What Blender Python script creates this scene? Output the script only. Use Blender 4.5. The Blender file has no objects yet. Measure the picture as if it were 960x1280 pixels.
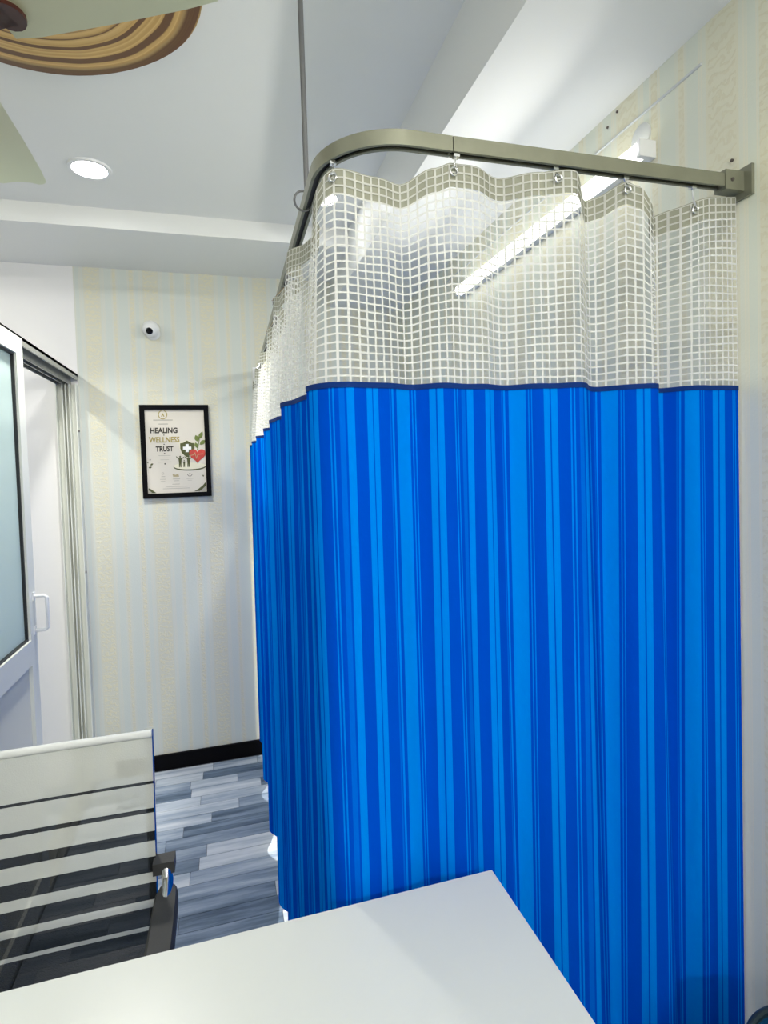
import bpy, bmesh, math, random
from mathutils import Vector, Matrix

random.seed(7)
S = bpy.context.scene
COL = S.collection
PI = math.pi

# ------------------------------------------------------------------ camera
F_PX, YAW, PITCH, ROLL = 692.0, 0.2746, -0.0336, -0.0309
cam_d = bpy.data.cameras.new('camera')
cam = bpy.data.objects.new('camera', cam_d)
COL.objects.link(cam)
cy, sy = math.cos(YAW), math.sin(YAW)
fw = Vector((sy * math.cos(PITCH), cy * math.cos(PITCH), math.sin(PITCH)))
rt = Vector((cy, -sy, 0)); up = rt.cross(fw)
r2 = rt * math.cos(ROLL) + up * math.sin(ROLL)
u2 = -rt * math.sin(ROLL) + up * math.cos(ROLL)
cam.matrix_world = Matrix(((r2.x, u2.x, -fw.x, 0), (r2.y, u2.y, -fw.y, 0), (r2.z, u2.z, -fw.z, 1.5), (0, 0, 0, 1)))
cam_d.sensor_fit = 'VERTICAL'; cam_d.sensor_height = 36.0; cam_d.sensor_width = 27.0
cam_d.lens = F_PX / 1280 * 36
cam_d.shift_x = 4 / 1280; cam_d.shift_y = -32 / 1280
cam_d.clip_start = 0.02
S.camera = cam

# ------------------------------------------------------------------ world, exposure
w = bpy.data.worlds.new('world'); S.world = w; w.use_nodes = True
w.node_tree.nodes['Background'].inputs[0].default_value = (0.9, 0.95, 1, 1)
w.node_tree.nodes['Background'].inputs[1].default_value = 0.3
S.view_settings.view_transform = 'Standard'; S.view_settings.look = 'None'
S.view_settings.gamma = 1; S.view_settings.use_curve_mapping = False
S.view_settings.exposure = 0.90
LAMP_W = 2.5       # default downlight, used by most of the added unseen ones
TUBE_W = 13.0       # default batten, used by the added unseen one in front
LIGHT_COL = (1.0, 0.975, 0.90)

# room numbers (metres)
D = 2.979; RW = 0.971; LW = -2.4; BW = -1.8
ZS = 2.51; ZC1 = 2.59; ZC2 = 2.3755; YSF = 2.50; XS = 0.586; PX = -0.662


def lamp(name, loc, size, power, rot=(0, 0, 0), size_y=None, parent=None):
    d = bpy.data.lights.new(name, 'AREA'); d.energy = power; d.color = LIGHT_COL
    if size_y: d.shape = 'RECTANGLE'; d.size = size; d.size_y = size_y
    else: d.shape = 'DISK'; d.size = size
    o = bpy.data.objects.new(name, d); COL.objects.link(o)
    o.location = loc; o.rotation_euler = rot
    if parent: o.parent = parent
    return o


# ------------------------------------------------------------------ materials
def new_mat(name):
    m = bpy.data.materials.new(name); m.use_nodes = True
    nt = m.node_tree
    return m, nt, nt.nodes['Principled BSDF']


def mat(name, col, rough=0.5, metal=0.0, spec=0.5, bump=0.0, bscale=60.0, coat=0.0, emit=0.0, var=0.0):
    m, nt, b = new_mat(name)
    b.inputs['Base Color'].default_value = (*col, 1); b.inputs['Roughness'].default_value = rough
    b.inputs['Metallic'].default_value = metal; b.inputs['Specular IOR Level'].default_value = spec
    b.inputs['Coat Weight'].default_value = coat
    if emit:
        b.inputs['Emission Color'].default_value = (*col, 1); b.inputs['Emission Strength'].default_value = emit
    if bump or var:
        tc = nt.nodes.new('ShaderNodeTexCoord'); n = nt.nodes.new('ShaderNodeTexNoise')
        n.inputs['Scale'].default_value = bscale; n.inputs['Detail'].default_value = 4
        nt.links.new(tc.outputs['Object'], n.inputs['Vector'])
        if bump:
            bp = nt.nodes.new('ShaderNodeBump'); bp.inputs['Strength'].default_value = bump; bp.inputs['Distance'].default_value = 0.002
            nt.links.new(n.outputs['Fac'], bp.inputs['Height']); nt.links.new(bp.outputs['Normal'], b.inputs['Normal'])
        if var:
            mx = nt.nodes.new('ShaderNodeMixRGB'); mx.inputs[1].default_value = (*[c * (1 - var) for c in col], 1)
            mx.inputs[2].default_value = (*[min(1, c * (1 + var)) for c in col], 1)
            nt.links.new(n.outputs['Fac'], mx.inputs[0]); nt.links.new(mx.outputs[0], b.inputs['Base Color'])
    return m


def ramp(nt, stops, interp='CONSTANT'):
    r = nt.nodes.new('ShaderNodeValToRGB'); r.color_ramp.interpolation = interp
    e = r.color_ramp.elements
    while len(e) > 1: e.remove(e[0])
    e[0].position = stops[0][0]; e[0].color = (*stops[0][1], 1)
    for p, c in stops[1:]:
        k = e.new(p); k.color = (*c, 1)
    return r


def math_node(nt, op, a, b=None, c=None):
    n = nt.nodes.new('ShaderNodeMath'); n.operation = op
    for i, v in enumerate((a, b, c)):
        if v is None: continue
        if isinstance(v, (int, float)): n.inputs[i].default_value = v
        else: nt.links.new(v, n.inputs[i])
    return n.outputs[0]


def wallpaper(name, axis, phase, k=(1, 1, 1)):
    """Striped embossed paper: blue-grey stripes, wide and narrow cream bands of scrollwork."""
    m, nt, b = new_mat(name)
    tc = nt.nodes.new('ShaderNodeTexCoord'); sp = nt.nodes.new('ShaderNodeSeparateXYZ')
    nt.links.new(tc.outputs['Object'], sp.inputs[0])
    co = sp.outputs[axis]
    per = 0.265
    t = math_node(nt, 'FRACT', math_node(nt, 'ADD', math_node(nt, 'DIVIDE', math_node(nt, 'SUBTRACT', co, phase), per), 100.5))
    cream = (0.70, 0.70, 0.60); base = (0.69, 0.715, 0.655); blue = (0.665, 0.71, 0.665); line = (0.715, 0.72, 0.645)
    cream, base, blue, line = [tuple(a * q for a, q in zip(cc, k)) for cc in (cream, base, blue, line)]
    st = [(0.0, blue), (0.10, line), (0.115, base), (0.13, cream), (0.20, base), (0.215, line), (0.225, blue),
          (0.29, line), (0.30, base), (0.315, line), (0.325, base), (0.36, cream), (0.64, base), (0.675, line), (0.685, base),
          (0.70, line), (0.71, blue), (0.82, base), (0.84, line), (0.85, cream), (0.90, line), (0.91, base), (0.94, blue)]
    rp = ramp(nt, st)
    nt.links.new(t, rp.inputs[0])
    # scrollwork, only inside the cream bands
    msk = ramp(nt, [(0.0, (0, 0, 0)), (0.13, (1, 1, 1)), (0.20, (0, 0, 0)), (0.38, (1, 1, 1)), (0.62, (0, 0, 0)), (0.85, (.7, .7, .7)), (0.90, (0, 0, 0))])
    nt.links.new(t, msk.inputs[0])
    no = nt.nodes.new('ShaderNodeTexNoise'); no.inputs['Scale'].default_value = 55; no.inputs['Detail'].default_value = 4
    no.inputs['Distortion'].default_value = 1.6
    nt.links.new(tc.outputs['Object'], no.inputs['Vector'])
    wv = nt.nodes.new('ShaderNodeTexWave'); wv.bands_direction = 'Z'; wv.inputs['Scale'].default_value = 14; wv.inputs['Distortion'].default_value = 9
    wv.inputs['Detail Scale'].default_value = 3
    nt.links.new(tc.outputs['Object'], wv.inputs['Vector'])
    pr = math_node(nt, 'MULTIPLY', no.outputs['Fac'], wv.outputs['Fac'])
    th = nt.nodes.new('ShaderNodeMapRange'); th.inputs[1].default_value = 0.28; th.inputs[2].default_value = 0.42
    nt.links.new(pr, th.inputs[0])
    fac = math_node(nt, 'MULTIPLY', math_node(nt, 'MULTIPLY', th.outputs[0], msk.outputs['Color']), 0.65)
    mx = nt.nodes.new('ShaderNodeMixRGB'); mx.inputs[2].default_value = (0.77, 0.73, 0.53, 1)
    nt.links.new(fac, mx.inputs[0]); nt.links.new(rp.outputs['Color'], mx.inputs[1])
    nt.links.new(mx.outputs[0], b.inputs['Base Color'])
    b.inputs['Roughness'].default_value = 0.5; b.inputs['Specular IOR Level'].default_value = 0.35
    n2 = nt.nodes.new('ShaderNodeTexNoise'); n2.inputs['Scale'].default_value = 220; n2.inputs['Detail'].default_value = 2
    nt.links.new(tc.outputs['Object'], n2.inputs['Vector'])
    hh = math_node(nt, 'ADD', math_node(nt, 'MULTIPLY', n2.outputs['Fac'], 0.5), math_node(nt, 'MULTIPLY', fac, 0.8))
    bp = nt.nodes.new('ShaderNodeBump'); bp.inputs['Strength'].default_value = 0.35; bp.inputs['Distance'].default_value = 0.002
    nt.links.new(hh, bp.inputs['Height']); nt.links.new(bp.outputs['Normal'], b.inputs['Normal'])
    return m


def plank_material():
    m, nt, b = new_mat('vinyl plank')
    oi = nt.nodes.new('ShaderNodeObjectInfo'); ge = nt.nodes.new('ShaderNodeNewGeometry')
    mp = nt.nodes.new('ShaderNodeMapping'); mp.inputs['Scale'].default_value = (2.2, 26, 26)
    nt.links.new(ge.outputs['Position'], mp.inputs['Vector'])
    off = nt.nodes.new('ShaderNodeVectorMath'); off.operation = 'ADD'
    cb = nt.nodes.new('ShaderNodeCombineXYZ')
    k = math_node(nt, 'MULTIPLY', oi.outputs['Random'], 60.0)
    nt.links.new(k, cb.inputs[0]); nt.links.new(k, cb.inputs[2])
    nt.links.new(mp.outputs[0], off.inputs[0]); nt.links.new(cb.outputs[0], off.inputs[1])
    n = nt.nodes.new('ShaderNodeTexNoise'); n.inputs['Scale'].default_value = 1.0; n.inputs['Detail'].default_value = 6; n.inputs['Roughness'].default_value = 0.62
    nt.links.new(off.outputs[0], n.inputs['Vector'])
    t = math_node(nt, 'ADD', math_node(nt, 'MULTIPLY', oi.outputs['Random'], 0.75), math_node(nt, 'MULTIPLY', math_node(nt, 'SUBTRACT', n.outputs['Fac'], 0.40), 1.5))
    rp = ramp(nt, [(0.0, (0.045, 0.075, 0.125)), (0.20, (0.12, 0.17, 0.24)), (0.42, (0.22, 0.28, 0.37)), (0.66, (0.36, 0.42, 0.50)), (0.96, (0.56, 0.60, 0.65))], 'LINEAR')
    nt.links.new(t, rp.inputs[0]); nt.links.new(rp.outputs['Color'], b.inputs['Base Color'])
    b.inputs['Roughness'].default_value = 0.42
    return m


def cloth(name, col, trans=0.3, rough=0.8):
    m, nt, b = new_mat(name)
    b.inputs['Base Color'].default_value = (*col, 1); b.inputs['Roughness'].default_value = rough
    b.inputs['Specular IOR Level'].default_value = 0.2
    tr = nt.nodes.new('ShaderNodeBsdfTranslucent'); tr.inputs[0].default_value = (*col, 1)
    mx = nt.nodes.new('ShaderNodeMixShader'); mx.inputs[0].default_value = trans
    out = nt.nodes['Material Output']
    nt.links.new(b.outputs[0], mx.inputs[1]); nt.links.new(tr.outputs[0], mx.inputs[2]); nt.links.new(mx.outputs[0], out.inputs[0])
    return m


def stripe_cloth():
    m, nt, b = new_mat('blue striped satin')
    uv = nt.nodes.new('ShaderNodeUVMap'); uv.uv_map = 'cloth'
    sp = nt.nodes.new('ShaderNodeSeparateXYZ'); nt.links.new(uv.outputs[0], sp.inputs[0])
    per = 0.222
    t = math_node(nt, 'FRACT', math_node(nt, 'DIVIDE', math_node(nt, 'ADD', sp.outputs[0], 10 * per), per))
    L = (0.0, 0.20, 0.76); M = (0.0, 0.12, 0.64); K = (0.0, 0.066, 0.54)
    seq = [(60, L), (8, K), (4, L), (7, K), (4, L), (12, K), (35, K), (25, L), (5, K), (25, L), (45, K), (6, L), (6, K), (6, L), (17, K),
           (20, M), (6, K), (26, L), (48, K), (20, L), (4, K), (19, L), (42, K), (5, M), (4, K), (7, L), (4, K), (10, K)]
    tot = sum(s for s, _ in seq); st = []; x = 0
    for s, c in seq:
        st.append((x / tot, c)); x += s
    rp = ramp(nt, st); nt.links.new(t, rp.inputs[0])
    nt.links.new(rp.outputs['Color'], b.inputs['Base Color'])
    b.inputs['Roughness'].default_value = 0.5; b.inputs['Specular IOR Level'].default_value = 0.0
    b.inputs['Sheen Weight'].default_value = 0.0
    no = nt.nodes.new('ShaderNodeTexNoise'); no.inputs['Scale'].default_value = 9; no.inputs['Detail'].default_value = 5
    mp = nt.nodes.new('ShaderNodeMapping'); mp.inputs['Scale'].default_value = (1.6, 0.6, 1); mp.inputs['Rotation'].default_value = (0, 0, 0.5)
    nt.links.new(uv.outputs[0], mp.inputs[0]); nt.links.new(mp.outputs[0], no.inputs['Vector'])
    bp = nt.nodes.new('ShaderNodeBump'); bp.inputs['Strength'].default_value = 0.35; bp.inputs['Distance'].default_value = 0.012
    nt.links.new(no.outputs['Fac'], bp.inputs['Height']); nt.links.new(bp.outputs['Normal'], b.inputs['Normal'])
    tr = nt.nodes.new('ShaderNodeBsdfTranslucent'); nt.links.new(rp.outputs['Color'], tr.inputs[0])
    mx = nt.nodes.new('ShaderNodeMixShader'); mx.inputs[0].default_value = 0.12
    nt.links.new(b.outputs[0], mx.inputs[1]); nt.links.new(tr.outputs[0], mx.inputs[2])
    nt.links.new(mx.outputs[0], nt.nodes['Material Output'].inputs[0])
    return m


def sheer_bands(name, col, see):
    m, nt, b = new_mat(name)
    b.inputs['Base Color'].default_value = (*col, 1); b.inputs['Roughness'].default_value = 0.75; b.inputs['Specular IOR Level'].default_value = 0.25
    tc = nt.nodes.new('ShaderNodeTexCoord'); n = nt.nodes.new('ShaderNodeTexNoise'); n.inputs['Scale'].default_value = 420
    nt.links.new(tc.outputs['Object'], n.inputs['Vector'])
    bp = nt.nodes.new('ShaderNodeBump'); bp.inputs['Strength'].default_value = 0.4; bp.inputs['Distance'].default_value = 0.001
    nt.links.new(n.outputs['Fac'], bp.inputs['Height']); nt.links.new(bp.outputs['Normal'], b.inputs['Normal'])
    tr = nt.nodes.new('ShaderNodeBsdfTransparent'); mx = nt.nodes.new('ShaderNodeMixShader'); mx.inputs[0].default_value = see
    nt.links.new(b.outputs[0], mx.inputs[1]); nt.links.new(tr.outputs[0], mx.inputs[2])
    nt.links.new(mx.outputs[0], nt.nodes['Material Output'].inputs[0])
    return m


def wood_slice():
    m, nt, b = new_mat('wood slice print')
    tc = nt.nodes.new('ShaderNodeTexCoord')
    no = nt.nodes.new('ShaderNodeTexNoise'); no.inputs['Scale'].default_value = 2.2; no.inputs['Detail'].default_value = 3
    nt.links.new(tc.outputs['Object'], no.inputs['Vector'])
    ln = nt.nodes.new('ShaderNodeVectorMath'); ln.operation = 'LENGTH'; nt.links.new(tc.outputs['Object'], ln.inputs[0])
    r = math_node(nt, 'ADD', math_node(nt, 'DIVIDE', ln.outputs['Value'], 0.40), math_node(nt, 'MULTIPLY', math_node(nt, 'SUBTRACT', no.outputs['Fac'], 0.5), 0.10))
    n1 = nt.nodes.new('ShaderNodeTexNoise'); n1.noise_dimensions = '1D'; n1.inputs['Scale'].default_value = 17; n1.inputs['Detail'].default_value = 3
    nt.links.new(r, n1.inputs['W'])
    a = (0.15, 0.065, 0.022); c = (0.60, 0.36, 0.11); d = (0.76, 0.53, 0.21)
    rp = ramp(nt, [(0.30, a), (0.40, (0.15, 0.065, 0.018)), (0.47, c), (0.62, d), (0.75, c)], 'LINEAR'); nt.links.new(n1.outputs['Fac'], rp.inputs[0])
    edge = ramp(nt, [(0.0, (0, 0, 0)), (0.90, (0, 0, 0)), (0.94, (1, 1, 1)), (0.965, (0.75, 0.75, 0.75)), (0.985, (0.1, .1, .1)), (1.0, (0.5, 0.5, 0.5))], 'LINEAR'); nt.links.new(r, edge.inputs[0])
    mx = nt.nodes.new('ShaderNodeMixRGB'); mx.inputs[2].default_value = (0.12, 0.048, 0.014, 1)
    nt.links.new(edge.outputs['Color'], mx.inputs[0]); nt.links.new(rp.outputs['Color'], mx.inputs[1])
    nt.links.new(mx.outputs[0], b.inputs['Base Color']); b.inputs['Roughness'].default_value = 0.35
    return m


STRIPE_X = 0.270     # a broad light stripe starts here
M = dict(
    ceiling=mat('white gypsum', (0.86, 0.87, 0.85), 0.45, bump=0.05),
    white_wall=mat('white paint', (0.88, 0.875, 0.88), 0.6, bump=0.05),
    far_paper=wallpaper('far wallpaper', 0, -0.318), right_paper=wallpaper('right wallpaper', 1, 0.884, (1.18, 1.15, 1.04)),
    plank=plank_material(), subfloor=mat('floor joint', (0.10, 0.12, 0.15), 0.6),
    baseboard=mat('black skirting', (0.003, 0.003, 0.004), 0.6, spec=0.08),
    alu=mat('white powder coated aluminium', (0.80, 0.82, 0.76), 0.35, spec=0.5),
    alu_grey=mat('mill aluminium', (0.42, 0.43, 0.40), 0.4, 0.6), gasket=mat('black gasket', (0.01, 0.012, 0.015), 0.5),
    frost=cloth('frosted glass', (0.74, 0.86, 0.84), 0.45, 0.25), lower=mat('grey door panel', (0.72, 0.72, 0.63), 0.5),
    rail=mat('brushed aluminium rail', (0.23, 0.235, 0.175), 0.42, 0.45, var=0.12, bscale=30), dark=mat('painted slot shade', (0.01, 0.011, 0.013), 0.6),
    steel=mat('chrome', (0.75, 0.76, 0.77), 0.15, 1.0), rod=mat('dull steel rod', (0.17, 0.175, 0.18), 0.45, 0.5),
    net=cloth('white net', (0.74, 0.745, 0.71), 0.35), tape=cloth('net heading tape', (0.34, 0.345, 0.27), 0.25),
    blue=stripe_cloth(), hem=cloth('dark blue hem', (0.0, 0.025, 0.16), 0.05),
    desk=mat('white laminate', (0.66, 0.685, 0.65), 0.28, spec=0.5), chair_black=mat('black plastic', (0.034, 0.035, 0.034), 0.6, bump=0.2, bscale=300),
    band_white=sheer_bands('sheer white band', (0.60, 0.62, 0.57), 0.22), band_black=sheer_bands('sheer black band', (0.009, 0.012, 0.014), 0.075),
    roll=mat('white fabric roll', (0.68, 0.70, 0.68), 0.7), plastic=mat('white plastic', (0.85, 0.86, 0.86), 0.3),
    lens=mat('black lens', (0.005, 0.005, 0.006), 0.1), blade=mat('pale fan enamel', (0.78, 0.82, 0.66), 0.4),
    brown=mat('brown enamel', (0.055, 0.012, 0.008), 0.3), slice=wood_slice(),
    glow=mat('lit diffuser', (1.0, 1.0, 1.0), 0.5, emit=14.0), tube_glow=mat('lit tube', (1.0, 1.0, 0.97), 0.5, emit=2.6), side_wall=mat('darkened bounce wall', (0.30, 0.31, 0.28), 0.6), trim=mat('lamp trim', (0.85, 0.86, 0.86), 0.35),
    bin=mat('dark blue plastic', (0.005, 0.06, 0.16), 0.3), bin_rim=mat('black rim', (0.008, 0.02, 0.03), 0.35), nail=mat('nail', (0.12, 0.10, 0.09), 0.5, 0.5),
    frame=mat('black frame', (0.004, 0.004, 0.005), 0.7, spec=0.08), paper=mat('cream print', (0.70, 0.66, 0.58), 0.5),
    ink=mat('dark ink', (0.045, 0.04, 0.03), 0.6), gold=mat('olive gold ink', (0.36, 0.29, 0.07), 0.6), olive=mat('olive ink', (0.075, 0.085, 0.022), 0.6),
    leaf=mat('leaf ink', (0.16, 0.21, 0.045), 0.6), red=mat('red ink', (0.55, 0.045, 0.03), 0.5, var=0.5, bscale=30), faint=mat('faint grey ink', (0.42, 0.40, 0.35), 0.6),
    cream=mat('pale cream ink', (0.80, 0.77, 0.60), 0.6), sand=mat('sandy ink', (0.45, 0.38, 0.22), 0.6),
)


# ------------------------------------------------------------------ mesh helpers
def box(bm, lo, hi):
    x0, y0, z0 = lo; x1, y1, z1 = hi
    v = [bm.verts.new(p) for p in ((x0, y0, z0), (x1, y0, z0), (x1, y1, z0), (x0, y1, z0), (x0, y0, z1), (x1, y0, z1), (x1, y1, z1), (x0, y1, z1))]
    for f in ((3, 2, 1, 0), (4, 5, 6, 7), (0, 1, 5, 4), (1, 2, 6, 5), (2, 3, 7, 6), (3, 0, 4, 7)):
        bm.faces.new([v[i] for i in f])


def tube(bm, pts, rad, seg=12, closed=False, cap=True):
    pts = [Vector(p) for p in pts]; n = len(pts); rings = []
    rads = rad if isinstance(rad, (list, tuple)) else [rad] * n
    nrm = None
    for i, p in enumerate(pts):
        if closed: t = (pts[(i + 1) % n] - pts[i - 1]).normalized()
        else: t = (pts[min(i + 1, n - 1)] - pts[max(i - 1, 0)]).normalized()
        if nrm is None:
            a = Vector((0, 0, 1)) if abs(t.z) < 0.9 else Vector((1, 0, 0))
            nrm = t.cross(a).normalized()
        else:
            nrm = (nrm - t * nrm.dot(t)).normalized()
        b = t.cross(nrm)
        rings.append([bm.verts.new(p + (nrm * math.cos(2 * PI * k / seg) + b * math.sin(2 * PI * k / seg)) * rads[i]) for k in range(seg)])
    m = n if closed else n - 1
    for i in range(m):
        A, B = rings[i], rings[(i + 1) % n]
        for k in range(seg):
            bm.faces.new((A[k], A[(k + 1) % seg], B[(k + 1) % seg], B[k]))
    if cap and not closed:
        bm.faces.new(rings[0][::-1]); bm.faces.new(rings[-1])


def lathe(bm, prof, c, axis='Z', seg=32):
    """prof = [(radius, height)], around a point c along an axis."""
    rings = []
    for r, h in prof:
        ring = []
        for k in range(seg):
            a = 2 * PI * k / seg; x, y = r * math.cos(a), r * math.sin(a)
            p = {'Z': (x, y, h), 'Y': (x, h, y), 'X': (h, x, y)}[axis]
            ring.append(bm.verts.new(Vector(p) + Vector(c)))
        rings.append(ring)
    for A, B in zip(rings, rings[1:]):
        for k in range(seg):
            bm.faces.new((A[k], A[(k + 1) % seg], B[(k + 1) % seg], B[k]))
    for ring in (rings[0], rings[-1]):
        if prof[rings.index(ring)][0] > 1e-6:
            bm.faces.new(ring)


def sweep(bm, pts, prof):
    """prof points are (side, height); pts a plan path with z."""
    pts = [Vector(p) for p in pts]; rings = []; n = len(pts)
    for i, p in enumerate(pts):
        t = (pts[min(i + 1, n - 1)] - pts[max(i - 1, 0)]); t.z = 0; t.normalize()
        s = Vector((t.y, -t.x, 0))
        rings.append([bm.verts.new(p + s * a + Vector((0, 0, h))) for a, h in prof])
    k = len(prof)
    for A, B in zip(rings, rings[1:]):
        for j in range(k):
            bm.faces.new((A[j], A[(j + 1) % k], B[(j + 1) % k], B[j]))
    bm.faces.new(rings[0]); bm.faces.new(rings[-1][::-1])


def bevel(bm, w, seg=2, ang=0.6):
    ed = [e for e in bm.edges if len(e.link_faces) == 2 and e.calc_face_angle(0) > ang]
    bmesh.ops.bevel(bm, geom=ed, offset=w, segments=seg, profile=0.6, affect='EDGES')


def wpos(o):
    v = Vector((0, 0, 0))
    while o: v += o.location; o = o.parent
    return v


def obj(name, bm, m, parent=None, smooth=False, loc=None):
    """One mesh object from a bmesh written in world coordinates."""
    me = bpy.data.meshes.new(name)
    org = wpos(parent) if parent else Vector(loc or (0, 0, 0))
    bmesh.ops.translate(bm, verts=bm.verts, vec=-org)
    bmesh.ops.recalc_face_normals(bm, faces=bm.faces)
    bm.to_mesh(me); bm.free()
    if smooth:
        for p in me.polygons: p.use_smooth = True
        if smooth != 'all': me.set_sharp_from_angle(angle=0.6)
    me.materials.append(m)
    o = bpy.data.objects.new(name, me); COL.objects.link(o)
    if parent: o.parent = parent
    else: o.location = org
    return o


def B(*boxes, bv=0):
    bm = bmesh.new()
    for lo, hi in boxes: box(bm, lo, hi)
    if bv: bevel(bm, bv)
    return bm


def thing(name, label, cat, loc=(0, 0, 0), group=None):
    o = bpy.data.objects.new(name, None); COL.objects.link(o); o.location = loc
    o.empty_display_size = 0.1
    return tag(o, label, cat, group)


def tag(o, label, cat, group=None):
    o['label'] = label; o['category'] = cat
    if group: o['group'] = group
    return o


def struct(o, label=None, cat=None):
    o['kind'] = 'structure'
    if label: o['label'] = label; o['category'] = cat
    return o


def copy_tree(o, parent=None, delta=None):
    c = o.copy(); COL.objects.link(c)
    if parent: c.parent = parent
    elif delta: c.location = o.location + Vector(delta)
    for ch in list(o.children): copy_tree(ch, c)
    return c


# ------------------------------------------------------------------ the shell
struct(obj('wall_back', B(((PX, D, 0), (RW + 0.1, D + 0.1, ZC1 + 0.1))), M['far_paper']), 'far wall in pale striped wallpaper behind the framed poster', 'wall')
struct(obj('wall_left_back', B(((LW - 0.1, D, 0), (PX, D + 0.1, ZC1 + 0.1))), M['white_wall']), 'plain white wall beyond and above the sliding door', 'wall')
struct(obj('wall_right', B(((RW, BW, 0), (RW + 0.1, D, ZC1 + 0.1))), M['right_paper']), 'right wall in striped embossed wallpaper beside the curtain end', 'wall')
struct(obj('wall_left', B(((LW - 0.1, BW, 0), (LW, D, ZC1 + 0.1))), M['side_wall']), 'unseen side wall left of the frame, darkened to cut bounce light', 'wall')  # out of view; tone darkened so the ceiling step gets less bounce
struct(obj('wall_front', B(((LW - 0.1, BW - 0.1, 0), (RW + 0.1, BW, ZC1 + 0.1))), M['white_wall']), 'white wall behind the desk', 'wall')
struct(obj('ceiling', B(((LW - 0.1, BW - 0.1, ZC1), (RW + 0.1, D + 0.1, ZC1 + 0.1))), M['ceiling']), 'white gypsum main ceiling with downlights', 'ceiling')
struct(obj('ceiling_lower', B(((XS, BW, ZC2), (RW, D, ZC1)), bv=0.002), M['ceiling']), 'lower white ceiling section with grey stepped side above curtain', 'ceiling')
struct(obj('trim_1', B(((LW, YSF, ZS), (XS, D, ZC1)), bv=0.004), M['ceiling']), 'shallow white soffit along the far wall', 'soffit')
struct(obj('baseboard_back', B(((PX + 0.09, D - 0.012, 0), (RW, D, 0.077)), bv=0.002), M['baseboard']), 'black skirting board along the far wallpapered wall', 'baseboard')

floor = struct(obj('floor', B(((LW, BW, -0.1), (RW, D, -0.004))), M['subfloor']), 'blue grey wood plank vinyl floor', 'floor')
LENS = (0.22, 0.32, 0.42, 0.55)
plank_me = []
for L in LENS:
    bm = B(((0.001, 0.0008, -0.0045), (L - 0.001, 0.0712, 0.0)))
    bmesh.ops.recalc_face_normals(bm, faces=bm.faces)
    me = bpy.data.meshes.new('plank'); bm.to_mesh(me); bm.free(); me.materials.append(M['plank']); plank_me.append(me)
cand = []
y = D - 0.02
while y > BW:
    y0 = y - 0.072
    x = LW + random.uniform(-0.3, 0)
    while x < RW:
        i = random.randrange(4)
        cand.append((x, y0, i)); x += LENS[i]
    y = y0
near = [c for c in cand if c[1] > 0.9 and c[0] + LENS[c[2]] > -1.35 and c[0] < 0.6]
near.sort(key=lambda c: abs(c[0] + 0.3) - 0.3 * c[1]); singles = near[:300]; rest = set(cand) - set(singles)
for x, y0, i in singles:
    p = bpy.data.objects.new('plank', plank_me[i]); COL.objects.link(p); p.parent = floor; p.location = (x, y0, 0)
bm = bmesh.new()
for x, y0, i in sorted(rest):
    x0 = max(x, LW); x1 = min(x + LENS[i], RW)
    if x1 - x0 > 0.01: box(bm, (x0 + 0.001, max(y0, BW) + 0.0008, -0.0045), (x1 - 0.001, y0 + 0.0712, 0.0))
o = obj('outer_planks', bm, M['plank'], floor); o['kind'] = 'stuff'

# ------------------------------------------------------------------ aluminium sliding partition
t = thing('sliding_door', 'white aluminium sliding door with frosted glass in a partition frame, at the left edge', 'door', (PX - 0.045, 2.05, 0))
YE = 1.15; FT = 1.995
bm = B(((PX - 0.09, YE, FT - 0.012), (PX, D, FT)), ((PX - 0.006, YE, FT - 0.030), (PX, D, FT)), ((PX - 0.034, YE, FT - 0.052), (PX - 0.030, D, FT - 0.01)),
       ((PX - 0.060, YE, FT - 0.052), (PX - 0.056, D, FT - 0.01)), ((PX - 0.09, YE, FT - 0.052), (PX - 0.086, D, FT - 0.01)))
obj('head_track', bm, M['alu_grey'], t)
bm = B(((PX - 0.09, D - 0.012, 0), (PX, D, FT - 0.052)))
for a, b in ((0, 0.005), (0.028, 0.032), (0.044, 0.048), (0.058, 0.062), (0.086, 0.09)):
    box(bm, (PX - b, D - 0.045, 0), (PX - a, D - 0.01, FT - 0.052))
j = obj('door_jamb', bm, M['alu'], t)
for z in (1.72, 1.04):
    bm = bmesh.new(); lathe(bm, [(0.006, -0.003), (0.005, 0.002), (0, 0.003)], (PX + 0.001, D - 0.03, z), 'X', 10); obj('screw', bm, M['nail'], j)
obj('end_post', B(((PX - 0.09, YE - 0.04, 0), (PX, YE, FT)), bv=0.002), M['alu'], t)
obj('floor_track', B(((PX - 0.09, YE, 0.0), (PX, D, 0.008)), ((PX - 0.034, YE, 0), (PX - 0.030, D, 0.022)), ((PX - 0.006, YE, 0), (PX, D, 0.02))), M['alu_grey'], t)
dx0, dx1 = PX - 0.030, PX + 0.004
Y0, Y1 = 1.22, 2.20; ZT = 1.985; SW = 0.062
obj('stile', B(((dx0, Y1 - SW, 0.03), (dx1, Y1, ZT)), bv=0.003), M['alu'], t)
obj('stile', B(((dx0, Y0, 0.03), (dx1, Y0 + SW, ZT)), bv=0.003), M['alu'], t)
obj('top_rail', B(((dx0, Y0 + SW, ZT - 0.06), (dx1, Y1 - SW, ZT)), bv=0.003), M['alu'], t)
obj('middle_rail', B(((dx0, Y0 + SW, 0.86), (dx1, Y1 - SW, 0.945)), bv=0.006), M['alu'], t)
obj('bottom_rail', B(((dx0, Y0 + SW, 0.03), (dx1, Y1 - SW, 0.12)), bv=0.003), M['alu'], t)
gl = obj('frosted_pane', B(((dx0 + 0.012, Y0 + SW, 0.945), (dx1 - 0.017, Y1 - SW, ZT - 0.06))), M['frost'], t)
g = 0.007; a0, a1, b0, b1 = Y0 + SW, Y1 - SW, 0.945, ZT - 0.06
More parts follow.
